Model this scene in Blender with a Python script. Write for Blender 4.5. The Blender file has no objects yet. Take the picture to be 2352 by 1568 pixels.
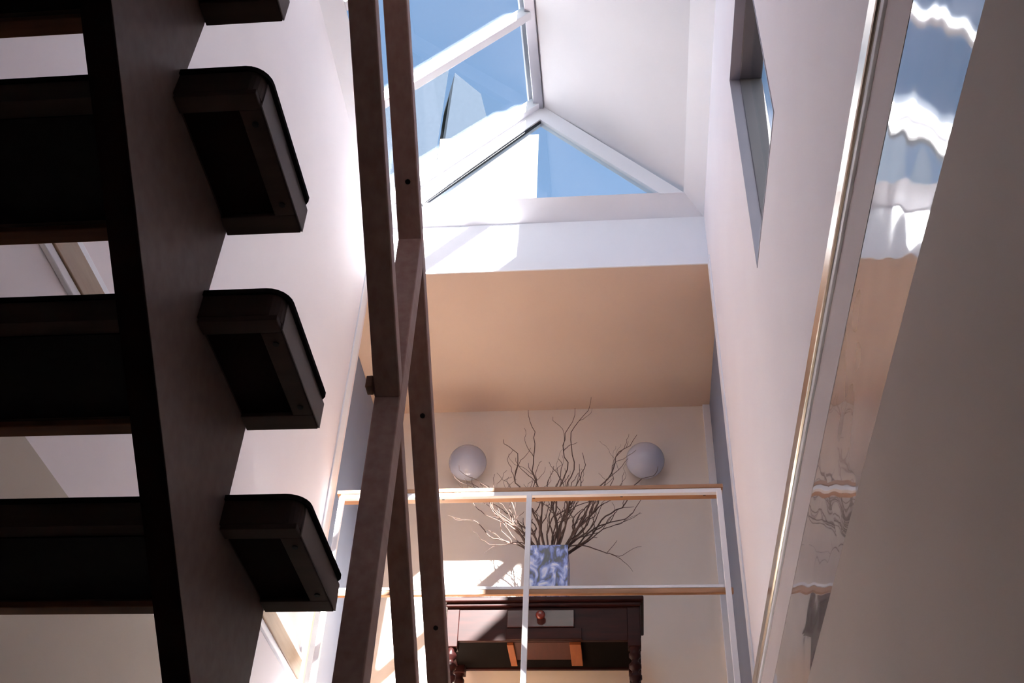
import bpy, bmesh, math, random
from mathutils import Vector, Matrix

S = bpy.context.scene
COL = S.collection

# ------------------------------------------------------------------ camera
F_PX, W_PX = 2549.4, 2352.0
PITCH, YAW, ROLL = 0.70828, 0.12409, 0.05058
fw = Vector((0, math.cos(PITCH), math.sin(PITCH)))
up = Vector((0, -math.sin(PITCH), math.cos(PITCH)))
rt = Vector((1, 0, 0))
r2 = rt * math.cos(ROLL) + up * math.sin(ROLL)
u2 = up * math.cos(ROLL) - rt * math.sin(ROLL)
Z = Matrix.Rotation(YAW, 3, 'Z')
r2, u2, b2 = Z @ r2, Z @ u2, Z @ (-fw)
cam = bpy.data.cameras.new('camera')
cam.sensor_width = 36.0
cam.lens = F_PX / W_PX * 36.0
cam.clip_start = 0.02
cam.clip_end = 300
cob = bpy.data.objects.new('camera', cam)
COL.objects.link(cob)
cob.matrix_world = Matrix(((r2.x, u2.x, b2.x, 0), (r2.y, u2.y, b2.y, 0), (r2.z, u2.z, b2.z, 0), (0, 0, 0, 1)))
S.camera = cob

# ------------------------------------------------------------------ world, sun, exposure
SUN_STRENGTH = 82.0
SKY_STRENGTH = 1.0
SKY_GAIN = 0.38
EXPOSURE = 0.0
world = bpy.data.worlds.new('sky')
S.world = world
world.use_nodes = True
nt = world.node_tree
nt.nodes.clear()
N = lambda t: nt.nodes.new(t)
tc = N('ShaderNodeTexCoord')
mp = N('ShaderNodeMapping'); mp.inputs['Scale'].default_value = (1.0, 1.0, 2.2)
mp.inputs['Location'].default_value = (0.35, 0.2, 0.0)
no = N('ShaderNodeTexNoise'); no.inputs['Scale'].default_value = 3.2; no.inputs['Detail'].default_value = 3
no.inputs['Roughness'].default_value = 0.55; no.inputs['Distortion'].default_value = 0.0
rp = N('ShaderNodeValToRGB')
rp.color_ramp.elements[0].position = 0.54; rp.color_ramp.elements[0].color = (0, 0, 0, 1)
rp.color_ramp.elements[1].position = 0.70; rp.color_ramp.elements[1].color = (1, 1, 1, 1)
sk = N('ShaderNodeTexSky'); sk.sky_type = 'NISHITA'; sk.sun_disc = False
sk.sun_elevation = math.atan(0.85); sk.sun_rotation = math.pi - 0.05
sk.altitude = 50; sk.air_density = 1.0; sk.dust_density = 1.5; sk.ozone_density = 1.2
sc_ = N('ShaderNodeMixRGB'); sc_.blend_type = 'MULTIPLY'; sc_.inputs['Fac'].default_value = 1.0
sc_.inputs[2].default_value = (SKY_GAIN * 1.12, SKY_GAIN * 1.1, SKY_GAIN * 0.98, 1)
nt.links.new(sk.outputs['Color'], sc_.inputs[1])
mx = N('ShaderNodeMixRGB')
nt.links.new(sc_.outputs['Color'], mx.inputs[1])
mx.inputs[2].default_value = (2.2, 2.15, 2.5, 1)
bg = N('ShaderNodeBackground'); bg.inputs['Strength'].default_value = SKY_STRENGTH
wo = N('ShaderNodeOutputWorld')
nt.links.new(tc.outputs['Generated'], mp.inputs['Vector'])
nt.links.new(mp.outputs['Vector'], no.inputs['Vector'])
nt.links.new(no.outputs['Fac'], rp.inputs['Fac'])
nt.links.new(rp.outputs['Color'], mx.inputs['Fac'])
nt.links.new(mx.outputs['Color'], bg.inputs['Color'])
nt.links.new(bg.outputs['Background'], wo.inputs['Surface'])

sl = bpy.data.lights.new('sun', 'SUN')
sl.energy = SUN_STRENGTH
sl.angle = math.radians(0.6)
sl.color = (1.0, 0.90, 0.82)
so = bpy.data.objects.new('sun', sl)
COL.objects.link(so)
SUN_DIR = Vector((-0.036, 1.176, -1.0)).normalized()
so.rotation_mode = 'QUATERNION'
so.rotation_quaternion = SUN_DIR.to_track_quat('-Z', 'Y')
so.location = (0, -2, 9)

S.view_settings.view_transform = 'Standard'
S.view_settings.look = 'None'
S.view_settings.gamma = 1.0
S.view_settings.use_curve_mapping = False
S.view_settings.exposure = EXPOSURE
S.cycles.max_bounces = 7
S.cycles.diffuse_bounces = 5
S.cycles.glossy_bounces = 3
S.cycles.use_adaptive_sampling = False
S.cycles.use_light_tree = False
S.cycles.transparent_max_bounces = 12
S.cycles.caustics_reflective = False
S.cycles.caustics_refractive = False
S.cycles.sample_clamp_indirect = 30.0

# ------------------------------------------------------------------ materials
def mat(name, base, rough=0.6, metal=0.0, noise=None, nscale=6.0, nstretch=(1, 1, 1), bump=0.0, bscale=60.0, ior=1.45, coat=0.0, spec=0.5):
    m = bpy.data.materials.new(name)
    m.use_nodes = True
    t = m.node_tree
    p = t.nodes['Principled BSDF']
    p.inputs['Roughness'].default_value = rough
    p.inputs['Metallic'].default_value = metal
    p.inputs['IOR'].default_value = ior
    p.inputs['Specular IOR Level'].default_value = spec
    p.inputs['Coat Weight'].default_value = coat
    p.inputs['Coat Roughness'].default_value = 0.05
    p.inputs['Base Color'].default_value = (*base, 1)
    if noise or bump:
        c = t.nodes.new('ShaderNodeTexCoord')
        mpn = t.nodes.new('ShaderNodeMapping'); mpn.inputs['Scale'].default_value = nstretch
        t.links.new(c.outputs['Object'], mpn.inputs['Vector'])
    if noise:
        n = t.nodes.new('ShaderNodeTexNoise'); n.inputs['Scale'].default_value = nscale; n.inputs['Detail'].default_value = 2
        t.links.new(mpn.outputs['Vector'], n.inputs['Vector'])
        r = t.nodes.new('ShaderNodeValToRGB')
        r.color_ramp.elements[0].position = 0.3; r.color_ramp.elements[0].color = (*base, 1)
        r.color_ramp.elements[1].position = 0.72; r.color_ramp.elements[1].color = (*noise, 1)
        t.links.new(n.outputs['Fac'], r.inputs['Fac'])
        t.links.new(r.outputs['Color'], p.inputs['Base Color'])
    if bump:
        n2 = t.nodes.new('ShaderNodeTexNoise'); n2.inputs['Scale'].default_value = bscale; n2.inputs['Detail'].default_value = 3
        t.links.new(mpn.outputs['Vector'], n2.inputs['Vector'])
        b = t.nodes.new('ShaderNodeBump'); b.inputs['Strength'].default_value = bump; b.inputs['Distance'].default_value = 0.002
        t.links.new(n2.outputs['Fac'], b.inputs['Height'])
        t.links.new(b.outputs['Normal'], p.inputs['Normal'])
    return m

def glass_mat(name, tint=(0.93, 0.97, 1.0), ior=1.5):
    m = bpy.data.materials.new(name)
    m.use_nodes = True
    t = m.node_tree
    t.nodes.clear()
    o = t.nodes.new('ShaderNodeOutputMaterial')
    tr = t.nodes.new('ShaderNodeBsdfTransparent'); tr.inputs['Color'].default_value = (*tint, 1)
    gl = t.nodes.new('ShaderNodeBsdfGlossy'); gl.inputs['Roughness'].default_value = 0.0
    fr = t.nodes.new('ShaderNodeFresnel'); fr.inputs['IOR'].default_value = ior
    mxs = t.nodes.new('ShaderNodeMixShader')
    # same reflectance from both sides of the thin pane
    ge = t.nodes.new('ShaderNodeNewGeometry')
    mi = t.nodes.new('ShaderNodeMix'); mi.data_type = 'FLOAT'
    mi.inputs[2].default_value = ior; mi.inputs[3].default_value = 1.0 / ior
    t.links.new(ge.outputs['Backfacing'], mi.inputs[0])
    t.links.new(mi.outputs[0], fr.inputs['IOR'])
    t.links.new(fr.outputs['Fac'], mxs.inputs['Fac'])
    t.links.new(tr.outputs['BSDF'], mxs.inputs[1])
    t.links.new(gl.outputs['BSDF'], mxs.inputs[2])
    t.links.new(mxs.outputs['Shader'], o.inputs['Surface'])
    return m

M = {}
M['paint'] = mat('warm white wall paint', (0.86, 0.80, 0.82), 0.75, noise=(0.84, 0.775, 0.80), nscale=3)
M['white'] = mat('white gloss paint', (0.88, 0.885, 0.93), 0.4, noise=(0.86, 0.865, 0.915), nscale=4)
M['ceiling'] = mat('tan ceiling paint', (0.72, 0.56, 0.46), 0.8, noise=(0.69, 0.53, 0.44), nscale=2)
M['taupe'] = mat('taupe lower wall', (0.375, 0.29, 0.245), 0.7, noise=(0.35, 0.272, 0.23), nscale=2.5)
M['panel'] = mat('polished beige panel', (0.40, 0.34, 0.33), 0.02, noise=(0.37, 0.32, 0.31), nscale=3, ior=1.9, coat=0.6)
def wavy(m):
    t = m.node_tree; p = t.nodes['Principled BSDF']
    c = t.nodes.new('ShaderNodeTexCoord'); mm = t.nodes.new('ShaderNodeMapping'); mm.inputs['Scale'].default_value = (1, 1.0, 2.2)
    n = t.nodes.new('ShaderNodeTexNoise'); n.inputs['Scale'].default_value = 5.0; n.inputs['Detail'].default_value = 0.0
    b = t.nodes.new('ShaderNodeBump'); b.inputs['Strength'].default_value = 1.0; b.inputs['Distance'].default_value = 0.0016
    t.links.new(c.outputs['Object'], mm.inputs['Vector']); t.links.new(mm.outputs['Vector'], n.inputs['Vector'])
    t.links.new(n.outputs['Fac'], b.inputs['Height'])
    t.links.new(b.outputs['Normal'], p.inputs['Normal']); t.links.new(b.outputs['Normal'], p.inputs['Coat Normal'])
wavy(M['panel'])
M['steel'] = mat('brushed trim metal', (0.62, 0.55, 0.46), 0.22, metal=1.0, noise=(0.55, 0.48, 0.40), nscale=8, nstretch=(20, 0.5, 20))
M['grey'] = mat('blue grey door paint', (0.21, 0.255, 0.37), 0.5, noise=(0.19, 0.235, 0.345), nscale=3)
M['sash'] = mat('taupe grey sash paint', (0.20, 0.175, 0.185), 0.5, noise=(0.18, 0.16, 0.17), nscale=4)
M['fascia'] = mat('pinkish taupe fascia', (0.56, 0.48, 0.47), 0.7, noise=(0.53, 0.45, 0.44), nscale=3)
M['board'] = mat('off white sloping board', (0.72, 0.70, 0.73), 0.7, noise=(0.69, 0.675, 0.71), nscale=2)
M['lit_end'] = mat('tread end with light in its colour', (0.30, 0.25, 0.245), 0.5, noise=(0.26, 0.215, 0.21), nscale=8)  # tread timber made lighter: the light on its end is in the colour
M['lining'] = mat('mauve grey window lining', (0.36, 0.33, 0.38), 0.6, noise=(0.33, 0.30, 0.35), nscale=5)
M['walnut'] = mat('brown wall trim timber', (0.32, 0.21, 0.13), 0.45, noise=(0.26, 0.16, 0.095), nscale=6, nstretch=(9, 1, 9))
M['beige'] = mat('beige lower wall paint', (0.57, 0.50, 0.42), 0.75, noise=(0.54, 0.475, 0.40), nscale=2)
M['tile'] = mat('pale ground floor', (0.72, 0.68, 0.64), 0.5, noise=(0.66, 0.62, 0.58), nscale=3)
M['stair'] = mat('dark brown stained timber', (0.34, 0.255, 0.24), 0.5, noise=(0.29, 0.205, 0.19), nscale=5, nstretch=(1, 8, 8))
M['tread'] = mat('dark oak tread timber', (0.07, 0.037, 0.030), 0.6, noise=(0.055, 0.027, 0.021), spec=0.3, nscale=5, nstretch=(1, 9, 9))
M['rail'] = mat('brown varnished rail timber', (0.55, 0.36, 0.31), 0.45, noise=(0.46, 0.27, 0.22), nscale=6, nstretch=(9, 1, 9))
M['edge'] = mat('orange brown nosing timber', (0.22, 0.085, 0.035), 0.45, noise=(0.14, 0.05, 0.022), nscale=5, nstretch=(1, 9, 9))
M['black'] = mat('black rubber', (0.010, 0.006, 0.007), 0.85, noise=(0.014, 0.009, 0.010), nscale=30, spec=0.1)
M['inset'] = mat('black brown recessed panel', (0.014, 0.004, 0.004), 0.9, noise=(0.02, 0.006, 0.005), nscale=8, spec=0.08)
M['screw'] = mat('dark screw head', (0.01, 0.008, 0.008), 0.5, metal=0.3, noise=(0.02, 0.015, 0.015))
M['oak'] = mat('honey oak rail timber', (0.44, 0.235, 0.125), 0.4, noise=(0.35, 0.17, 0.085), nscale=6, nstretch=(1, 10, 10))
M['floorwood'] = mat('honey timber floorboard', (0.74, 0.50, 0.32), 0.4, noise=(0.66, 0.42, 0.25), nscale=5, nstretch=(1, 9, 9))
M['mahogany'] = mat('dark mahogany', (0.032, 0.008, 0.007), 0.38, noise=(0.018, 0.006, 0.006), nscale=5, nstretch=(1, 8, 8), spec=0.15)
M['polished'] = mat('polished mahogany', (0.06, 0.02, 0.02), 0.2, noise=(0.04, 0.014, 0.014), nscale=5, nstretch=(1, 8, 8), coat=0.2, spec=0.3)
M['rawwood'] = mat('orange raw drawer wood', (0.26, 0.075, 0.02), 0.5, noise=(0.20, 0.055, 0.015), nscale=6, nstretch=(9, 1, 9))
M['redwood'] = mat('red brown drawer base', (0.05, 0.009, 0.005), 0.6, noise=(0.04, 0.007, 0.004), nscale=6, nstretch=(9, 1, 9))
M['knob'] = mat('glossy red brown knob', (0.16, 0.022, 0.015), 0.15, noise=(0.12, 0.016, 0.012), coat=0.5)
M['opal'] = mat('opal glass dome', (0.50, 0.52, 0.63), 0.08, noise=(0.47, 0.49, 0.60), nscale=3, coat=0.5)
M['twig'] = mat('brown curly willow bark', (0.10, 0.062, 0.052), 0.8, noise=(0.16, 0.10, 0.08), nscale=25)
M['grey_metal'] = mat('grey ridge metal', (0.42, 0.42, 0.48), 0.35, metal=0.6, noise=(0.38, 0.38, 0.44))
M['seal'] = mat('black glazing seal', (0.02, 0.02, 0.03), 0.6, noise=(0.03, 0.03, 0.04))
M['glass'] = glass_mat('clear skylight glass')
M['thinglass'] = glass_mat('coated window glass', ior=1.12)
M['house'] = mat('pale render', (0.14, 0.14, 0.145), 0.8, noise=(0.125, 0.125, 0.13), nscale=2)
M['felt'] = mat('dark roofing felt', (0.03, 0.03, 0.033), 0.9, noise=(0.04, 0.04, 0.042), nscale=12, spec=0.1)
M['void'] = mat('black stained underside', (0.005, 0.004, 0.004), 0.9, noise=(0.007, 0.005, 0.005), spec=0.05)
M['cream'] = mat('cream landing wall paint', (0.88, 0.80, 0.72), 0.75, noise=(0.86, 0.78, 0.70), nscale=3)
M['slate'] = mat('blue slate', (0.025, 0.034, 0.048), 0.9, noise=(0.022, 0.030, 0.043), nscale=10, spec=0.05)

# blue and white marbled vase glaze
def vase_mat():
    m = bpy.data.materials.new('blue and white dappled glaze'); m.use_nodes = True
    t = m.node_tree; p = t.nodes['Principled BSDF']; p.inputs['Roughness'].default_value = 0.25
    c = t.nodes.new('ShaderNodeTexCoord'); mm = t.nodes.new('ShaderNodeMapping'); mm.inputs['Scale'].default_value = (1, 1, 0.55)
    n = t.nodes.new('ShaderNodeTexNoise'); n.inputs['Scale'].default_value = 17; n.inputs['Detail'].default_value = 7; n.inputs['Distortion'].default_value = 1.6
    r = t.nodes.new('ShaderNodeValToRGB'); e = r.color_ramp.elements
    e[0].position = 0.38; e[0].color = (0.03, 0.035, 0.07, 1)
    e[1].position = 0.66; e[1].color = (0.72, 0.78, 0.95, 1)
    a = e.new(0.45); a.color = (0.08, 0.12, 0.45, 1)
    a = e.new(0.55); a.color = (0.27, 0.37, 0.80, 1)
    t.links.new(c.outputs['Object'], mm.inputs['Vector']); t.links.new(mm.outputs['Vector'], n.inputs['Vector'])
    t.links.new(n.outputs['Fac'], r.inputs['Fac']); t.links.new(r.outputs['Color'], p.inputs['Base Color'])
    return m
M['vase'] = vase_mat()

# ------------------------------------------------------------------ helpers
def wpos(o):
    v = Vector((0, 0, 0))
    while o is not None:
        v = v + o.location
        o = o.parent
    return v

def link(name, me, m, parent=None, centre=None, smooth=False):
    """me holds world coordinates; the origin moves to the middle of its base"""
    if centre is None:
        xs = [v.co for v in me.vertices]
        lo = Vector((min(v.x for v in xs), min(v.y for v in xs), min(v.z for v in xs)))
        hi = Vector((max(v.x for v in xs), max(v.y for v in xs), max(v.z for v in xs)))
        centre = Vector(((lo.x + hi.x) / 2, (lo.y + hi.y) / 2, lo.z))
    me.transform(Matrix.Translation(-Vector(centre)))
    me.materials.append(M[m] if isinstance(m, str) else m)
    if smooth:
        for p in me.polygons:
            p.use_smooth = True
    o = bpy.data.objects.new(name, me)
    COL.objects.link(o)
    o.parent = parent
    o.location = Vector(centre) - (wpos(parent) if parent else Vector((0, 0, 0)))
    return o

def empty(name, loc, label=None, cat=None, group=None, kind=None):
    o = bpy.data.objects.new(name, None)
    o.empty_display_size = 0.1
    COL.objects.link(o)
    o.location = loc
    return tag(o, label, cat, group, kind)

def tag(o, label=None, cat=None, group=None, kind=None):
    if label: o['label'] = label
    if cat: o['category'] = cat
    if group: o['group'] = group
    if kind: o['kind'] = kind
    return o

def to_mesh(bm, name):
    bmesh.ops.recalc_face_normals(bm, faces=bm.faces[:])
    me = bpy.data.meshes.new(name)
    bm.to_mesh(me)
    bm.free()
    return me

def bm_box(bm, x0, x1, y0, y1, z0, z1, bev=0.0):
    vs = [bm.verts.new((x, y, z)) for x in (x0, x1) for y in (y0, y1) for z in (z0, z1)]
    fs = [bm.faces.new([vs[i] for i in q]) for q in ((0, 1, 3, 2), (4, 6, 7, 5), (0, 4, 5, 1), (2, 3, 7, 6), (0, 2, 6, 4), (1, 5, 7, 3))]
    if bev:
        es = list({e for f in fs for e in f.edges})
        bmesh.ops.bevel(bm, geom=es, offset=bev, segments=2, affect='EDGES', profile=0.5)

def box(name, b, m, parent=None, bev=0.0):
    bm = bmesh.new()
    bm_box(bm, *b, bev=bev)
    return link(name, to_mesh(bm, name), m, parent)

def boxes(name, bs, m, parent=None, bev=0.0):
    bm = bmesh.new()
    for b in bs:
        bm_box(bm, *b, bev=bev)
    return link(name, to_mesh(bm, name), m, parent)

def prism(name, pts, axis, a0, a1, m, parent=None, bev=0.0):
    """polygon pts in the two other axes, extruded along axis from a0 to a1"""
    bm = bmesh.new()
    def put(p, a):
        return {'x': (a, p[0], p[1]), 'y': (p[0], a, p[1]), 'z': (p[0], p[1], a)}[axis]
    A = [bm.verts.new(put(p, a0)) for p in pts]
    B = [bm.verts.new(put(p, a1)) for p in pts]
    bm.faces.new(A); bm.faces.new(B[::-1])
    n = len(pts)
    for i in range(n):
        bm.faces.new((A[i], B[i], B[(i + 1) % n], A[(i + 1) % n]))
    bmesh.ops.recalc_face_normals(bm, faces=bm.faces[:])
    if bev:
        bmesh.ops.bevel(bm, geom=bm.edges[:], offset=bev, segments=2, affect='EDGES', profile=0.5)
    return link(name, to_mesh(bm, name), m, parent)

def bar(name, p0, p1, w, h, m, parent=None, upv=(0, 0, 1), bev=0.004, world_end=None):
    """rectangular bar from p0 to p1, w across, h along the up vector"""
    p0, p1 = Vector(p0), Vector(p1)
    d = (p1 - p0).normalized()
    s = d.cross(Vector(upv)).normalized()
    n = s.cross(d).normalized()
    bm = bmesh.new()
    vs = []
    for q in (p0, p1):
        for a, b in ((-1, -1), (1, -1), (1, 1), (-1, 1)):
            vs.append(bm.verts.new(q + s * (a * w / 2) + n * (b * h / 2)))
    for q in ((3, 2, 1, 0), (4, 5, 6, 7), (0, 1, 5, 4), (1, 2, 6, 5), (2, 3, 7, 6), (3, 0, 4, 7)):
        bm.faces.new([vs[i] for i in q])
    if bev:
        bmesh.ops.bevel(bm, geom=bm.edges[:], offset=bev, segments=2, affect='EDGES', profile=0.5)
    return link(name, to_mesh(bm, name), m, parent)

def lathe(name, prof, origin, axis, m, parent=None, seg=24):
    """prof: (radius, height) list; axis unit vector"""
    a = Vector(axis).normalized()
    t = a.orthogonal().normalized(); b = a.cross(t)
    bm = bmesh.new()
    rings = []
    for r, h in prof:
        c = Vector(origin) + a * h
        if r < 1e-6:
            rings.append([bm.verts.new(c)])
        else:
            rings.append([bm.verts.new(c + t * (r * math.cos(2 * math.pi * k / seg)) + b * (r * math.sin(2 * math.pi * k / seg))) for k in range(seg)])
    for A, B in zip(rings, rings[1:]):
        if len(A) == 1 and len(B) > 1:
            for k in range(seg): bm.faces.new((A[0], B[k], B[(k + 1) % seg]))
        elif len(B) == 1 and len(A) > 1:
            for k in range(seg): bm.faces.new((A[k], A[(k + 1) % seg], B[0]))
        elif len(A) > 1:
            for k in range(seg): bm.faces.new((A[k], A[(k + 1) % seg], B[(k + 1) % seg], B[k]))
    for R_ in (rings[0], rings[-1]):
        if len(R_) > 1:
            bm.faces.new(R_)
    return link(name, to_mesh(bm, name), m, parent, smooth=True)

# ------------------------------------------------------------------ main dimensions (metres, camera at the origin)
XL, XR = -1.44, 0.538          # side walls of the stairwell
Y1, YB = 4.60, 5.936           # far edge of the stairwell, back wall of the landing
ZS, ZC = 4.508, 4.899          # landing ceiling, skylight curb
ZF = 1.97                      # landing floor
ZG = -1.05                     # ground floor
YN = -1.7                      # near wall behind the camera
T = 0.14                       # wall thickness
XLL, XRL = -1.67, 0.625        # landing side walls

st = dict(kind='structure')
def wall(o): return tag(o, kind='structure')

# ------------------------------------------------------------------ room shell
wall(box('floor', (XL - T, XR + T, YN - T, YB + T, ZG - 0.1, ZG), 'tile'))
wall(box('wall_left', (XL - T, XL, YN, Y1, ZG, ZC), 'paint'))
# right wall: window hole y 2.34-3.08, z 2.98-4.15 ; above the slab edge
WY0, WY1, WZ0, WZ1 = 2.34, 3.07, 2.98, 4.15
wall(boxes('wall_right', [
    (XR, XR + T, YN, WY0, 1.75, ZC), (XR, XR + T, WY1, Y1, 1.75, ZC),
    (XR, XR + T, WY0, WY1, 1.75, WZ0), (XR, XR + T, WY0, WY1, WZ1, ZC)], 'paint'))
wall(box('wall_right_lower', (XR - 0.004, XR + T, YN, Y1, ZG, 1.415), 'taupe'))
wall(box('wall_near', (XL - T, XR + T, YN - T, YN, ZG, ZC), 'paint'))
wall(box('wall_back', (XLL - T, XRL + T, YB, YB + T, ZG, ZS + 0.2), 'cream'))
wall(box('wall_landing_left', (XLL - T, XLL, Y1, YB, ZG, ZS + 0.2), 'paint'))
wall(box('wall_landing_right', (XRL, XRL + T, Y1, YB, ZG, ZS + 0.2), 'paint'))
# header above the landing opening
wall(boxes('wall_header', [(XL, XR, Y1 - 0.008, Y1, ZS, ZC), (XL - T, XR + T, Y1, Y1 + T, ZS + 0.12, ZC)], 'white'))
wall(box('ceiling_landing', (XLL - T, XRL + T, Y1, YB + T, ZS, ZS + 0.12), 'ceiling'))
# short returns that carry the stairwell walls past the landing sides
wall(box('wall_return_left', (XLL - T, XL, Y1, Y1 + 0.05, ZG, ZS), 'paint'))
wall(box('wall_return_right', (XR, XRL + T, Y1, Y1 + 0.04, ZG, ZS), 'paint'))
# landing slab and boards
landing = wall(box('floor_landing', (XLL, XRL, Y1 + 0.002, YB, ZF - 0.22, ZF - 0.02), 'white'))
nb = 11
for k in range(nb):
    a = Y1 + 0.002 + (YB - Y1 - 0.004) * k / nb
    b = Y1 + 0.002 + (YB - Y1 - 0.004) * (k + 1) / nb - 0.003
    box('floorboard', (XLL + 0.002, XRL - 0.002, a, b, ZF - 0.02, ZF), 'floorwood', landing)
# upper floor behind the camera, where the stairs arrive, plus an added shading slab
upper = wall(boxes('floor_upper_shade_slab', [(XL + 0.03, XR - 0.03, YN, -0.15, 1.87, 2.09), (-0.40, XR - 0.03, -0.15, 0.66, 1.87, 2.09)], 'white'))
# flat ceiling behind the skylight
SKY_Y0, SKY_Y1 = 0.37, 4.471
wall(box('ceiling', (XL - T, XR + T, YN - T, SKY_Y0 - 0.13, ZC, ZC + 0.15), 'paint'))

# ------------------------------------------------------------------ trims
t = wall(box('trim_1', (XL, XL + 0.022, YN + 0.01, Y1 - 0.1, 1.985, 2.075), 'walnut', bev=0.003))
wall(box('trim_2', (XL, XL + 0.016, YN + 0.01, Y1 - 0.1, 2.075, 2.105), 'white', bev=0.003))
wall(box('trim_3', (XL, XL + 0.016, YN + 0.01, Y1 - 0.1, 1.955, 1.985), 'white', bev=0.003))
wall(box('trim_4', (XR - 0.018, XR, YN + 0.01, Y1 - 0.09, 1.925, 1.985), 'steel', bev=0.006))
wall(box('trim_5', (XR - 0.010, XR, YN + 0.01, Y1 - 0.09, 1.985, 2.005), 'white', bev=0.002))
wall(box('trim_6', (XR - 0.010, XR, YN + 0.01, Y1 - 0.09, 1.903, 1.925), 'white', bev=0.002))
wall(box('trim_10', (XR - 0.003, XR, YN + 0.01, Y1 - 0.09, 1.75, 1.903), 'fascia', bev=0.001))
# slab edge on the left below the trim, with a shadow joint
wall(box('trim_7', (XL, XL + 0.006, YN + 0.01, Y1, ZG, 1.53), 'beige', bev=0.001))
# white corner bead at both ends of the stairwell walls
wall(box('trim_8', (XR - 0.008, XR + 0.02, Y1 - 0.085, Y1 + 0.001, ZF, ZS - 0.004), 'white', bev=0.003))
wall(box('trim_9', (XL - 0.02, XL + 0.008, Y1 - 0.085, Y1 + 0.001, ZF, ZS - 0.004), 'white', bev=0.003))
# casing at the ends of the back wall
wall(box('trim_11', (XRL - 0.075, XRL - 0.002, YB - 0.02, YB, ZF, ZS), 'white', bev=0.003))
wall(box('trim_12', (XLL + 0.002, XLL + 0.10, YB - 0.02, YB, ZF, ZS), 'white', bev=0.003))

# polished panel band under the slab edge on the right wall
band = wall(empty('window_3', (XR, 1.4, 1.415)))
for k in range(3):
    y0 = YN + (Y1 - YN) * k / 3; y1 = YN + (Y1 - YN) * (k + 1) / 3 - (0.0 if k < 2 else 0.0)
    box('pane', (XR - 0.002, XR + 0.03, y0, y1, 1.421, 1.749), 'panel', band)
box('backing', (XR + 0.03, XR + T, YN, Y1, 1.415, 1.75), 'taupe', band)

# grey doors in the landing side walls
d1 = wall(box('door_1', (XRL - 0.03, XRL, Y1 + 0.16, YB - 0.03, ZF + 0.005, ZS - 0.01), 'grey', bev=0.003))
d2 = wall(box('door_2', (XLL, XLL + 0.03, Y1 + 0.16, YB - 0.03, ZF + 0.005, ZS - 0.01), 'grey', bev=0.003))

# ------------------------------------------------------------------ right wall window
w1 = wall(empty('window_1', (XR + 0.07, (WY0 + WY1) / 2, WZ0)))
xr = XR + 0.042
FT = 0.014
boxes_f = [(xr, XR + T - 0.002, WY0, WY0 + FT, WZ0, WZ1), (xr, XR + T - 0.002, WY1 - FT, WY1, WZ0, WZ1),
           (xr, XR + T - 0.002, WY0 + FT, WY1 - FT, WZ0, WZ0 + FT), (xr, XR + T - 0.002, WY0 + FT, WY1 - FT, WZ1 - FT, WZ1)]
boxes('window_frame', boxes_f, 'sash', w1, bev=0.004)
box('pane', (xr + 0.045, xr + 0.051, WY0 + FT, WY1 - FT, WZ0 + FT, WZ1 - FT), 'thinglass', w1)

LN = 0.008
box('head_lining', (XR - 0.002, xr, WY0, WY1, WZ1 - LN, WZ1), 'lining', w1)
box('sill_lining', (XR - 0.002, xr, WY0, WY1, WZ0, WZ0 + LN), 'lining', w1)
box('jamb_lining', (XR - 0.002, xr, WY0, WY0 + LN, WZ0 + LN, WZ1 - LN), 'lining', w1)
box('jamb_lining', (XR - 0.002, xr, WY1 - LN, WY1, WZ0 + LN, WZ1 - LN), 'lining', w1)

# ------------------------------------------------------------------ skylight
sky = wall(empty('window_2', (-0.45, 2.4, ZC)))
CI_L, CI_R = -1.337, 0.4205
RX, RZ = -0.459, 5.90
ZI = 4.990                      # inner rim of the splayed lining
# splayed lining of four mitred boards rising from the walls to the glazing
e0 = (XL, SKY_Y0 - 0.13); e1 = (XR, SKY_Y0 - 0.13); e2 = (XR, Y1); e3 = (XL, Y1)
i0 = (CI_L, SKY_Y0); i1 = (CI_R, SKY_Y0); i2 = (CI_R, SKY_Y1); i3 = (CI_L, SKY_Y1)
for (a, b, c, d) in ((e0, e1, i1, i0), (e1, e2, i2, i1), (e2, e3, i3, i2), (e3, e0, i0, i3)):
    bm = bmesh.new()
    lo = [bm.verts.new((a[0], a[1], ZC)), bm.verts.new((b[0], b[1], ZC)), bm.verts.new((c[0], c[1], ZI)), bm.verts.new((d[0], d[1], ZI))]
    mid = Vector((CI_L + CI_R, SKY_Y0 + SKY_Y1, 0)) / 2
    def out(p, z):
        q = Vector((p[0], p[1], 0)) - mid
        return (p[0] + math.copysign(0.05, q.x), p[1] + math.copysign(0.05, q.y), z)
    hi = [bm.verts.new(out(a, ZC + 0.02)), bm.verts.new(out(b, ZC + 0.02)), bm.verts.new(out(c, ZI)), bm.verts.new(out(d, ZI))]
    bm.faces.new(lo); bm.faces.new(hi[::-1])
    for k in range(4):
        bm.faces.new((lo[k], lo[(k + 1) % 4], hi[(k + 1) % 4], hi[k]))
    link('lining_board', to_mesh(bm, 'lining_board'), 'white', sky)
ZB = ZI + 0.014
# solid white right slope
n45 = Vector((1, 0, 1)).normalized()
def slope_pt(side, s, off=0.0):
    """s = 0 at the ridge, 1 at the curb; off outward"""
    xe = CI_R + 0.02 if side > 0 else CI_L - 0.02
    x = RX + (xe - RX) * s; z = RZ + (ZB - RZ) * s
    nx = (RZ - ZB); nz = abs(xe - RX); L = math.hypot(nx, nz)
    return (x + side * nx / L * off, z + nz / L * off)
prism('solid_slope', [slope_pt(1, 0.0, 0.0), slope_pt(1, 1, 0.0), slope_pt(1, 1, 0.06), slope_pt(1, 0.0, 0.06)], 'y', SKY_Y0, SKY_Y1 + 0.05, 'board', sky)
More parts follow.
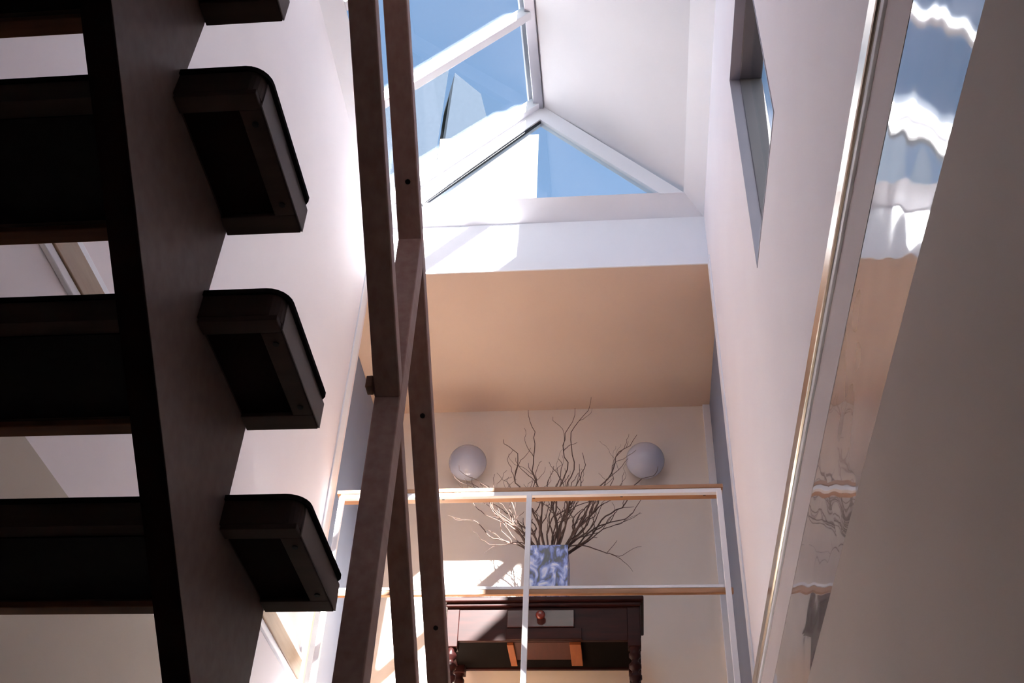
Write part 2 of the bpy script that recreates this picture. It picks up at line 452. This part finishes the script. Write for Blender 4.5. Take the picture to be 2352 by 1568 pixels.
# ridge
prism('ridge_beam', [(RX - 0.035, RZ - 0.05), (RX + 0.03, RZ - 0.05), (RX + 0.03, RZ + 0.08), (RX - 0.035, RZ + 0.08)], 'y', SKY_Y0, SKY_Y1 + 0.05, 'grey_metal', sky, bev=0.004)
prism('ridge_flashing', [(RX - 0.065, RZ + 0.02), (RX - 0.035, RZ + 0.05), (RX - 0.035, RZ + 0.08), (RX - 0.075, RZ + 0.03)], 'y', SKY_Y0, SKY_Y1 + 0.05, 'white', sky)
# rafters of the glazed left slope and the panes between them
ys = [SKY_Y1 - 0.015 - 0.679 * k for k in range(7)]
a_in, b_in = slope_pt(-1, 0.02), slope_pt(-1, 1.0)
for k, y in enumerate(ys):
    bar('rafter', (a_in[0], y, a_in[1]), (b_in[0], y, b_in[1]), 0.055, 0.075, 'white', sky, upv=(-1, 0, 1))
for k in range(6):
    y1, y0 = ys[k] - 0.0275, ys[k + 1] + 0.0275
    prism('pane', [slope_pt(-1, 0.02, 0.012), slope_pt(-1, 0.985, 0.012), slope_pt(-1, 0.985, 0.02), slope_pt(-1, 0.02, 0.02)], 'y', y0, y1, 'glass', sky)
# gable frames, seals and glass at both ends
for y, sgn in ((SKY_Y1, 1), (SKY_Y0, -1)):
    ya, yb = (y, y + 0.06) if sgn > 0 else (y - 0.06, y)
    AP, BL, BR_ = (RX, RZ), (CI_L, ZB - 0.02), (CI_R, ZB - 0.02)
    ap, br, bl = (RX + 0.01, RZ - 0.16), (CI_R - 0.14, ZB - 0.02), (CI_L + 0.185, ZB - 0.02)
    prism('gable_bar', [AP, BR_, br, ap], 'y', ya, yb, 'white', sky)
    prism('gable_bar', [AP, ap, bl, BL], 'y', ya, yb, 'white', sky)
    prism('gable_pane', [ap, br, bl], 'y', ya + 0.025 * 1, ya + 0.033, 'glass', sky)
    sx = Vector((bl[0] - ap[0], 0, bl[1] - ap[1])).normalized()
    bar('glazing_seal', (ap[0], ya + 0.018, ap[1] - 0.006), (bl[0], ya + 0.018, bl[1] - 0.004), 0.016, 0.012, 'seal', sky, upv=(-1, 0, 1), bev=0)

# dark flat roof around the skylight
wall(boxes('roof', [(-5.5, CI_L - 0.035, -2.0, 7.0, ZB, ZB + 0.03), (CI_L - 0.035, XR + T, SKY_Y1 + 0.08, 7.0, ZB, ZB + 0.03),
                    (CI_R + 0.09, XR + T, -2.0, SKY_Y1 + 0.08, ZB, ZB + 0.03), (CI_L - 0.035, CI_R + 0.09, -2.0, SKY_Y0 - 0.08, ZB, ZB + 0.03)], 'felt'))

# ------------------------------------------------------------------ neighbouring house outside
hs = empty('neighbouring_house', (-2.6, 16.0, ZG), 'white rendered house beyond the glazed gable of the skylight', 'building')
def angled_prism(name, pts, y0, depth, shift, m, parent):
    """upright block standing at an angle to the stairwell: its back is shifted sideways"""
    bm = bmesh.new()
    A = [bm.verts.new((x, y0, z)) for x, z in pts]
    B = [bm.verts.new((x + shift, y0 + depth, z)) for x, z in pts]
    bm.faces.new(A); bm.faces.new(B[::-1])
    for k in range(len(pts)):
        q = (k + 1) % len(pts)
        bm.faces.new((A[k], B[k], B[q], A[q]))
    return link(name, to_mesh(bm, name), m, parent)
angled_prism('wall', [(-3.4, ZG), (-1.42, ZG), (-1.42, 17.4), (-3.4, 17.4)], 14.0, 2.0, -0.35, 'house', hs)
angled_prism('coping', [(-3.4, 17.4), (-1.42, 17.4), (-1.42, 17.5), (-3.4, 17.5)], 14.0, 2.0, -0.35, 'house', hs)
for q in ([(-0.258, None), (-0.172, None), (-0.178, 1.293), (-0.19, 1.351), (-0.233, 1.407)], [(-0.36, None), (-0.268, None), (-0.243, 1.418), (-0.27, 1.45), (-0.34, 1.33)]):
    angled_prism('tower', [(17.0 * a, ZG if b is None else 17.0 * b) for a, b in q], 17.0, 1.2, -0.45, 'slate', hs)

# ------------------------------------------------------------------ staircase
RISE, GO = 0.2, 0.26
TZ0, TY0 = 1.292, 0.927        # underside and near edge of tread number 0
TD, TH = 0.275, 0.042          # tread depth, thickness
TX0, TX1 = -1.40, -0.50        # tread ends
SX = -0.625                    # outer face of the stringer
stair = empty('staircase', (-0.95, 1.8, ZG), 'dark brown open staircase with a saw-tooth stringer seen from below', 'staircase')
I0, I1 = -3, 11

def tread_meshes():
    """all in coordinates relative to the near left underside corner (TX0, TY0, TZ0)"""
    L = TX1 - TX0
    out = {}
    # body: frame with recessed field on the underside, rounded near right corner
    bm = bmesh.new()
    r = 0.022
    outline = [(0, 0), (L - r, 0)]
    for k in range(1, 6):
        a = -math.pi / 2 + math.pi / 2 * k / 5
        outline.append((L - r + r * math.cos(a), r + r * math.sin(a)))
    outline += [(L, TD), (0, TD)]
    A = [bm.verts.new((x, y, 0)) for x, y in outline]
    B = [bm.verts.new((x, y, TH)) for x, y in outline]
    bm.faces.new(B)
    bottom = bm.faces.new(A[::-1])
    n = len(outline)
    for i in range(n):
        bm.faces.new((A[i], A[(i + 1) % n], B[(i + 1) % n], B[i]))
    out['body'] = to_mesh(bm, 'tread')
    bm = bmesh.new()      # underside panels, recess shown as a frame of proud strips
    out['L'] = L
    return out

tm = tread_meshes()
LT = tm['L']
def local_box_mesh(name, *b, bev=0.0):
    bm = bmesh.new(); bm_box(bm, *b, bev=bev); return to_mesh(bm, name)
# pieces relative to the tread's own origin
XO = SX - TX0                                   # stringer face in tread coordinates
frame_parts = [('frame_strip', (XO + 0.002, LT - 0.001, 0.0, 0.03)), ('frame_strip', (XO + 0.002, LT - 0.001, 0.236, TD)),
               ('frame_strip', (LT - 0.034, LT - 0.001, 0.03, 0.236))]
mesh_body = tm['body']; mesh_body.materials.append(M['tread'])
strip_meshes = []
for nm, (x0, x1, y0, y1) in frame_parts:
    me = local_box_mesh(nm, x0, x1, y0, y1, -0.010, 0.0, bev=0.0015); me.materials.append(M['tread']); strip_meshes.append(me)
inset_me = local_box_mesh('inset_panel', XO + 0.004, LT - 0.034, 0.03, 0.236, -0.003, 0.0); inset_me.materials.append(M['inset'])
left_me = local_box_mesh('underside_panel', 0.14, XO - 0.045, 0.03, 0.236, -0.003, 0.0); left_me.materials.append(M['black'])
nose_me = local_box_mesh('nosing', 0.0, XO - 0.042, TD - 0.03, TD, -0.012, 0.0, bev=0.002); nose_me.materials.append(M['edge'])
lit_end_me = local_box_mesh('lit_end_face', LT, LT + 0.002, 0.024, TD - 0.001, -0.009, TH); lit_end_me.materials.append(M['lit_end'])  # thin plate added to carry the painted light on the tread end
# rubber mat with a rounded near right corner
def mat_mesh():
    bm = bmesh.new(); r = 0.035; e = 0.008
    ol = [(0, -0.004), (LT + e - r, -0.004)]
    for k in range(1, 7):
        a = -math.pi / 2 + math.pi / 2 * k / 6
        ol.append((LT + e - r + r * math.cos(a), -0.004 + r + r * math.sin(a)))
    ol += [(LT + e, TD - 0.02), (LT + e - 0.01, TD - 0.008), (0, TD - 0.008)]
    A = [bm.verts.new((x, y, TH)) for x, y in ol]; B = [bm.verts.new((x, y, TH + 0.009)) for x, y in ol]
    bm.faces.new(A[::-1]); bm.faces.new(B)
    for i in range(len(ol)):
        j = (i + 1) % len(ol); bm.faces.new((A[i], A[j], B[j], B[i]))
    return to_mesh(bm, 'rubber_mat')
mat_me = mat_mesh(); mat_me.materials.append(M['black'])
def disc_mesh(name, r, h, m, seg=10):
    bm = bmesh.new()
    A = [bm.verts.new((r * math.cos(2 * math.pi * k / seg), r * math.sin(2 * math.pi * k / seg), 0)) for k in range(seg)]
    B = [bm.verts.new((v.co.x, v.co.y, -h)) for v in A]
    bm.faces.new(A); bm.faces.new(B[::-1])
    for k in range(seg): bm.faces.new((A[k], A[(k + 1) % seg], B[(k + 1) % seg], B[k]))
    me = to_mesh(bm, name); me.materials.append(M[m]); return me
screw_me = disc_mesh('screw', 0.005, 0.0022, 'screw')
sbase = stair.location
for i in range(I0, I1 + 1):
    o = bpy.data.objects.new('tread', mesh_body); COL.objects.link(o); o.parent = stair
    o.location = Vector((TX0, TY0 + GO * i, TZ0 - RISE * i)) - sbase
    def sub(nm, me, loc=(0, 0, 0)):
        c = bpy.data.objects.new(nm, me); COL.objects.link(c); c.parent = o; c.location = loc
        return c
    for (nm, _), me in zip(frame_parts, strip_meshes): sub(nm, me)
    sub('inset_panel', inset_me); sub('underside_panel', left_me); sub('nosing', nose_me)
    sub('rubber_mat', mat_me); sub('lit_end_face', lit_end_me)
    sub('screw', screw_me, (LT - 0.016, 0.055, -0.010)); sub('screw', screw_me, (LT - 0.016, 0.213, -0.010))

# saw-tooth stringers: teeth carry the treads, straight lower edge
def stringer(x0, x1):
    pts = []
    for i in range(I0, I1 + 1):
        y0 = TY0 + GO * i + 0.012; z = TZ0 - RISE * i
        pts += [(y0, z), (y0 + GO, z)]
    sl_ = RISE / GO
    # lower edge passes through (1.14, 0.955)
    low = lambda y: 0.957 - sl_ * (y - 1.083)
    ya, yb = pts[0][0], pts[-1][0]
    zb = ZG
    ylast = yb
    yfloor = 1.083 + (0.957 - ZG) / sl_
    poly = pts + [(ylast, ZG), (yfloor, ZG), (ya, low(ya))]
    return prism('stringer', poly, 'x', x0, x1, 'stair', stair)
stringer(SX - 0.04, SX)
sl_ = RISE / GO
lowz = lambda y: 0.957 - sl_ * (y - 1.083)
prism('shade_strip', [(0.16, lowz(0.16) - 0.006), (3.55, lowz(3.55) - 0.006), (3.55, lowz(3.55) + 0.0005), (0.16, lowz(0.16) + 0.0005)], 'x', SX - 0.041, SX - 0.001, 'inset', stair)  # near-black strip paints the shade on the stringer's underside
stringer(-1.30, -1.26)

# ------------------------------------------------------------------ stair railing
XB = -0.45
rl = empty('stair_railing', (XB, 1.71, 0.45), 'brown timber handrail, lower rail and post beside the stair treads', 'railing')
RS = 0.808
zr = lambda y: 1.842 - RS * (y - 1.588)        # underside of the handrail
zl = lambda y: 1.800 - 0.83 * (y - 1.104)      # underside of the lower rail
RAILW, RAILH = 0.052, 0.034
ca = math.cos(math.atan(RS))
def sloped(name, zf, ya, yb, w, h, parent, m='rail'):
    pts = [(ya, zf(ya)), (yb, zf(yb)), (yb, zf(yb) + h / ca), (ya, zf(ya) + h / ca)]
    return prism(name, pts, 'x', XB - w / 2, XB + w / 2, m, parent, bev=0.003)
hr = sloped('handrail', zr, 0.55, 4.3, RAILW, RAILH, rl)
sloped('lower_rail', zl, 0.55, 1.684, RAILW, RAILH, rl)
sloped('lower_rail', zl, 1.736, 3.39, RAILW - 0.008, RAILH, rl)
for y in (0.767, 1.177, 1.588, 1.999, 2.400, 2.81, 3.22):
    a = disc_mesh('screw', 0.006, 0.003, 'screw', 8)
    o = bpy.data.objects.new('screw', a); COL.objects.link(o); o.parent = hr
    o.rotation_euler = (-math.atan(RS), 0, 0)
    o.location = Vector((XB + 0.004, y, zr(y) + 0.0008)) - wpos(hr)
def post(y, zlow, parent):
    p = prism('post', [(y - 0.026, zlow), (y + 0.026, zlow), (y + 0.026, zr(y + 0.026)), (y - 0.026, zr(y - 0.026))], 'x', XB - 0.026, XB + 0.026, 'rail', parent, bev=0.003)
    return p
post(1.71, 0.45, rl)
post(3.41, -0.92, rl)
# small joint block where the near lower rail meets the post, and blocks that tie the posts to the treads
box('joint_block', (XB - 0.040, XB - 0.0265, 1.655, 1.683, zl(1.684) + 0.006, zl(1.684) + 0.034), 'edge', rl, bev=0.002)
box('fixing_block', (-0.498, XB - 0.0262, 1.715, 1.735, 0.696, 0.73), 'stair', rl, bev=0.002)
box('fixing_block', (-0.498, XB - 0.0262, 3.40, 3.43, -0.698, -0.674), 'stair', rl, bev=0.002)

# ------------------------------------------------------------------ landing railing
YR = Y1 - 0.02
lr = empty('landing_railing', (XR - 1.0, YR, ZF), 'white metal landing railing with oak top rail across the opening', 'railing')
RL_, RR_ = -1.385, 0.476
box('top_rail', (RL_ - 0.02, RR_ + 0.01, YR - 0.016, YR + 0.085, 2.975, 2.997), 'oak', lr, bev=0.003)
box('top_bar', (RL_, RR_, YR - 0.012, YR + 0.012, 2.951, 2.975), 'white', lr, bev=0.002)
box('middle_bar', (RL_, RR_, YR - 0.008, YR + 0.012, 2.449, 2.464), 'white', lr, bev=0.002)
box('middle_board', (RL_ - 0.02, RR_ + 0.012, YR - 0.006, YR + 0.016, 2.424, 2.449), 'oak', lr, bev=0.002)
for x in (RL_ + 0.012, -0.4455, RR_ - 0.012):
    box('post', (x - 0.0125, x + 0.0125, YR - 0.033, YR - 0.0085, ZF - 0.16, 2.9505), 'white', lr, bev=0.002)
for x in (-1.3, -0.88, -0.43, 0.0, 0.40):
    box('screw', (x - 0.006, x + 0.006, YR + 0.04, YR + 0.052, 2.9725, 2.975), 'screw', lr)

# ------------------------------------------------------------------ side table against the back wall
CX0, CX1, CY0, CY1, CZ = -0.955, 0.080, 5.415, 5.80, 2.842
cb = empty('console_table', ((CX0 + CX1) / 2, 5.66, ZF), 'dark mahogany console table with turned legs against the landing wall', 'table')
box('top', (CX0 - 0.02, CX1 + 0.02, CY0 - 0.03, CY1 + 0.01, CZ - 0.028, CZ), 'mahogany', cb, bev=0.006)
box('moulding', (CX0 - 0.005, CX1 + 0.005, CY0 - 0.014, CY1, CZ - 0.05, CZ - 0.028), 'mahogany', cb, bev=0.006)
zb = 2.602
box('front_apron', (CX0 + 0.07, CX1 - 0.07, CY0 + 0.004, CY0 + 0.026, zb, CZ - 0.05), 'mahogany', cb, bev=0.002)
box('back_apron', (CX0 + 0.07, CX1 - 0.07, CY1 - 0.03, CY1 - 0.01, zb, CZ - 0.05), 'mahogany', cb, bev=0.002)
for x in (CX0 + 0.012, CX1 - 0.034):
    box('side_apron', (x, x + 0.022, CY0 + 0.07, CY1 - 0.07, zb, CZ - 0.05), 'mahogany', cb, bev=0.002)
box('dust_board', (CX0 + 0.035, CX1 - 0.035, CY0 + 0.027, CY1 - 0.031, zb + 0.010, zb + 0.018), 'void', cb)
dr = box('drawer', (-0.625, -0.268, CY0 - 0.018, CY0 + 0.003, 2.668, 2.768), 'polished', cb, bev=0.004)
lathe('drawer_knob', [(0.010, 0), (0.010, 0.012), (0.022, 0.022), (0.026, 0.034), (0.02, 0.044), (0, 0.047)], (-0.445, CY0 - 0.018, 2.722), (0, -1, 0), 'knob', dr)
box('drawer_rail', (-0.63, -0.228, CY0 - 0.014, CY0 + 0.003, zb, 2.665), 'mahogany', cb, bev=0.003)
box('drawer_runner', (-0.625, -0.59, CY0 + 0.028, CY1 - 0.10, zb - 0.014, zb + 0.009), 'rawwood', cb, bev=0.002)
box('drawer_runner', (-0.295, -0.235, CY0 + 0.028, CY1 - 0.10, zb - 0.014, zb + 0.009), 'rawwood', cb, bev=0.002)
box('drawer_bottom', (-0.589, -0.296, CY0 + 0.028, CY1 - 0.15, zb, zb + 0.009), 'redwood', cb)
h = zb - ZF
prof = [(0.020, 0.0), (0.034, 0.02), (0.036, 0.05), (0.022, 0.085), (0.028, 0.10), (0.019, 0.12), (0.021, 0.2), (0.030, 0.32), (0.034, 0.40), (0.030, 0.455),
        (0.018, 0.48), (0.033, 0.497), (0.033, 0.517), (0.018, 0.534), (0.018, 0.55), (0.032, 0.566), (0.032, 0.586), (0.018, 0.603), (0.018, 0.618), (0.031, 0.634), (0.031, 0.652), (0.022, 0.668), (0.03, 0.685), (0.03, h - 0.04)]
kp = (h - 0.03) / 0.69
prof = [(r_, hh * kp) for r_, hh in prof[:-1]] + [(0.03, h - 0.03)]
for x in (CX0 + 0.036, CX1 - 0.036):
    for y in (CY0 + 0.036, CY1 - 0.036):
        lg = lathe('leg', prof, (x, y, ZF), (0, 0, 1), 'mahogany', cb, seg=20)
        box('block', (x - 0.034, x + 0.034, y - 0.034, y + 0.034, zb - 0.032, CZ - 0.05), 'mahogany', lg, bev=0.003)

# ------------------------------------------------------------------ vase
VX, VY = -0.424, 5.62
vs = empty('vase', (VX, VY, CZ), 'square blue and white dappled vase standing on the console table', 'vase')
bm = bmesh.new()
hw, th, VH = 0.113, 0.012, 0.382
def ring(w, z): return [bm.verts.new((VX + a * w, VY + b * w, CZ + z)) for a, b in ((-1, -1), (1, -1), (1, 1), (-1, 1))]
R0, R1_, R2_, R3_, R4_ = ring(hw - 0.006, 0), ring(hw, 0.012), ring(hw, VH), ring(hw - th, VH), ring(hw - th, 0.03)
bm.faces.new(R0[::-1])
for A, B in ((R0, R1_), (R1_, R2_), (R2_, R3_), (R3_, R4_)):
    for k in range(4): bm.faces.new((A[k], A[(k + 1) % 4], B[(k + 1) % 4], B[k]))
bm.faces.new(R4_)
link('body', to_mesh(bm, 'vase_body'), 'vase', vs)

# ------------------------------------------------------------------ curly willow branches
random.seed(11)
def tube(bm, pts, rads, seg=5):
    rings = []
    for i, p in enumerate(pts):
        d = (pts[min(i + 1, len(pts) - 1)] - pts[max(i - 1, 0)]).normalized()
        a = d.orthogonal().normalized(); b = d.cross(a)
        if rings:
            # keep the frame from twisting
            a = (prev_a - d * prev_a.dot(d)).normalized(); b = d.cross(a)
        prev_a = a
        rings.append([bm.verts.new(p + a * (rads[i] * math.cos(2 * math.pi * k / seg)) + b * (rads[i] * math.sin(2 * math.pi * k / seg))) for k in range(seg)])
    for A, B in zip(rings, rings[1:]):
        for k in range(seg): bm.faces.new((A[k], A[(k + 1) % seg], B[(k + 1) % seg], B[k]))
    bm.faces.new(rings[0][::-1]); bm.faces.new(rings[-1])

def walk(p, d, length, wig, steps, droop=0.0):
    pts = [p.copy()]
    ph = random.uniform(0, 6.28); ph2 = random.uniform(0, 6.28); fr = random.uniform(14, 22)
    side = d.cross(Vector((0, 1, 0))).normalized()
    s2 = Vector((0, 1, 0))
    cur = p.copy(); dd = d.copy()
    st_ = length / steps
    for k in range(steps):
        t_ = (k + 1) / steps
        amp = wig * (0.35 + t_ * 1.1)
        v = dd + side * (amp * math.sin(ph + fr * t_ * length)) + s2 * (0.5 * amp * math.sin(ph2 + fr * 0.8 * t_ * length)) + side * random.gauss(0, amp * 0.45)
        v.z -= droop * t_
        v.normalize()
        cur = cur + v * st_
        if cur.y > YB - 0.03: cur.y = YB - 0.03
        pts.append(cur.copy())
    return pts

BR = []
def branch(ang, lean, length, wig=0.45, droop=0.0, twigs=3, r0=0.0058):
    base = Vector((VX + max(-0.08, min(0.08, math.sin(ang) * 0.10)) , VY + max(-0.05, min(0.05, lean * 0.08)), CZ + 0.05))
    rim = Vector((VX + max(-0.092, min(0.092, math.sin(ang) * 0.16)), VY + max(-0.08, min(0.08, lean * 0.2)), CZ + VH + 0.005))
    d = Vector((math.sin(ang), lean, math.cos(ang))).normalized()
    pts = [base, base.lerp(rim, 0.5)] + walk(rim, d, length, wig, 22, droop)
    n = len(pts)
    bm = bmesh.new()
    rads = [r0 * (1.0 - 0.80 * i / (n - 1)) for i in range(n)]
    tube(bm, pts, rads)
    for k in range(twigs):
        i = random.randint(5, n - 4)
        dd = (pts[i + 1] - pts[i - 1]).normalized()
        dd = (dd + Vector((random.uniform(-0.9, 0.9), random.uniform(-0.3, 0.3), random.uniform(-0.1, 0.5)))).normalized()
        q = walk(pts[i], dd, random.uniform(0.10, 0.26), wig * 1.5, 9)
        tube(bm, q, [rads[i] * 0.75 * (1 - 0.6 * j / len(q)) for j in range(len(q))], 4)
    o = link('willow_branch', to_mesh(bm, 'branch'), 'twig', None, smooth=True)
    BR.append((pts[-1].x, o))

specs = [(-0.95, 0.62), (-0.86, 0.66), (-0.78, 0.60), (-0.70, 0.70), (-0.62, 0.62), (-0.55, 0.74), (-0.48, 0.52), (-0.40, 0.62), (-0.32, 0.86), (-0.26, 0.5),
         (-0.18, 0.60), (-0.10, 0.95), (-0.04, 0.55), (0.03, 0.72), (0.08, 0.6), (0.14, 0.95), (0.20, 0.6), (0.26, 0.70), (0.30, 0.98), (0.36, 0.62),
         (0.42, 0.95), (0.48, 0.64), (0.54, 0.86), (0.60, 0.66), (0.66, 0.92), (0.72, 0.6), (0.80, 0.72), (0.90, 0.55)]
for a_, l_ in specs:
    branch(a_ + random.gauss(0, 0.03), random.uniform(-0.35, 0.12), l_, wig=random.uniform(0.28, 0.5), twigs=3, r0=random.uniform(0.005, 0.008))
branch(1.2, -0.3, 0.50, wig=0.4, droop=1.9, twigs=3, r0=0.0045)
for a_ in (-0.66, -0.5, -0.36, -0.14, 0.1, 0.33, 0.5, 0.7):
    branch(a_, random.uniform(-0.25, 0.1), random.uniform(0.3, 0.42), wig=0.3, twigs=3, r0=random.uniform(0.006, 0.0085))
branch(-1.1, -0.35, 0.40, wig=0.6, droop=0.7, twigs=1, r0=0.004)

ORD = ['leftmost', 'second', 'third', 'fourth', 'fifth', 'sixth', 'seventh', 'eighth', 'ninth', 'tenth', 'eleventh', 'twelfth', 'thirteenth', 'fourteenth', 'fifteenth', 'sixteenth', 'seventeenth', 'eighteenth', 'nineteenth', 'twentieth']
BR.sort(key=lambda q: q[0])
for k, (x_, o) in enumerate(BR):
    if k < 20:
        w_ = 'leftmost' if k == 0 else ORD[k] + ' from the left'
    else:
        j = len(BR) - 1 - k
        w_ = 'rightmost' if j == 0 else ORD[j] + ' from the right'
    tag(o, 'curly willow branch in the dappled vase, its tip ' + w_, 'branch', 'curly willow branches in the vase')

# ------------------------------------------------------------------ wall lamps
def wall_lamp(x, z, label):
    t_ = empty('wall_lamp', (x, YB, z), label, 'lamp', 'round glass wall lamps')
    lathe('back_plate', [(0.06, 0.0), (0.06, 0.012), (0.05, 0.018)], (x, YB, z), (0, -1, 0), 'white', t_)
    r = 0.122; prof = []
    for k in range(13):
        a = -0.62 + (math.pi / 2 + 0.62) * k / 12
        prof.append((r * math.cos(a), 0.018 + 0.075 + r * 0.85 * math.sin(a)))
    prof[-1] = (0.0, prof[-1][1])
    lathe('glass_dome', prof, (x, YB, z), (0, -1, 0), 'opal', t_, seg=40)
wall_lamp(-0.975, 4.03, 'round opal glass wall lamp behind the willow tips nearest the stair railing')
wall_lamp(0.155, 4.02, 'round opal glass wall lamp nearest the grey door on the right')
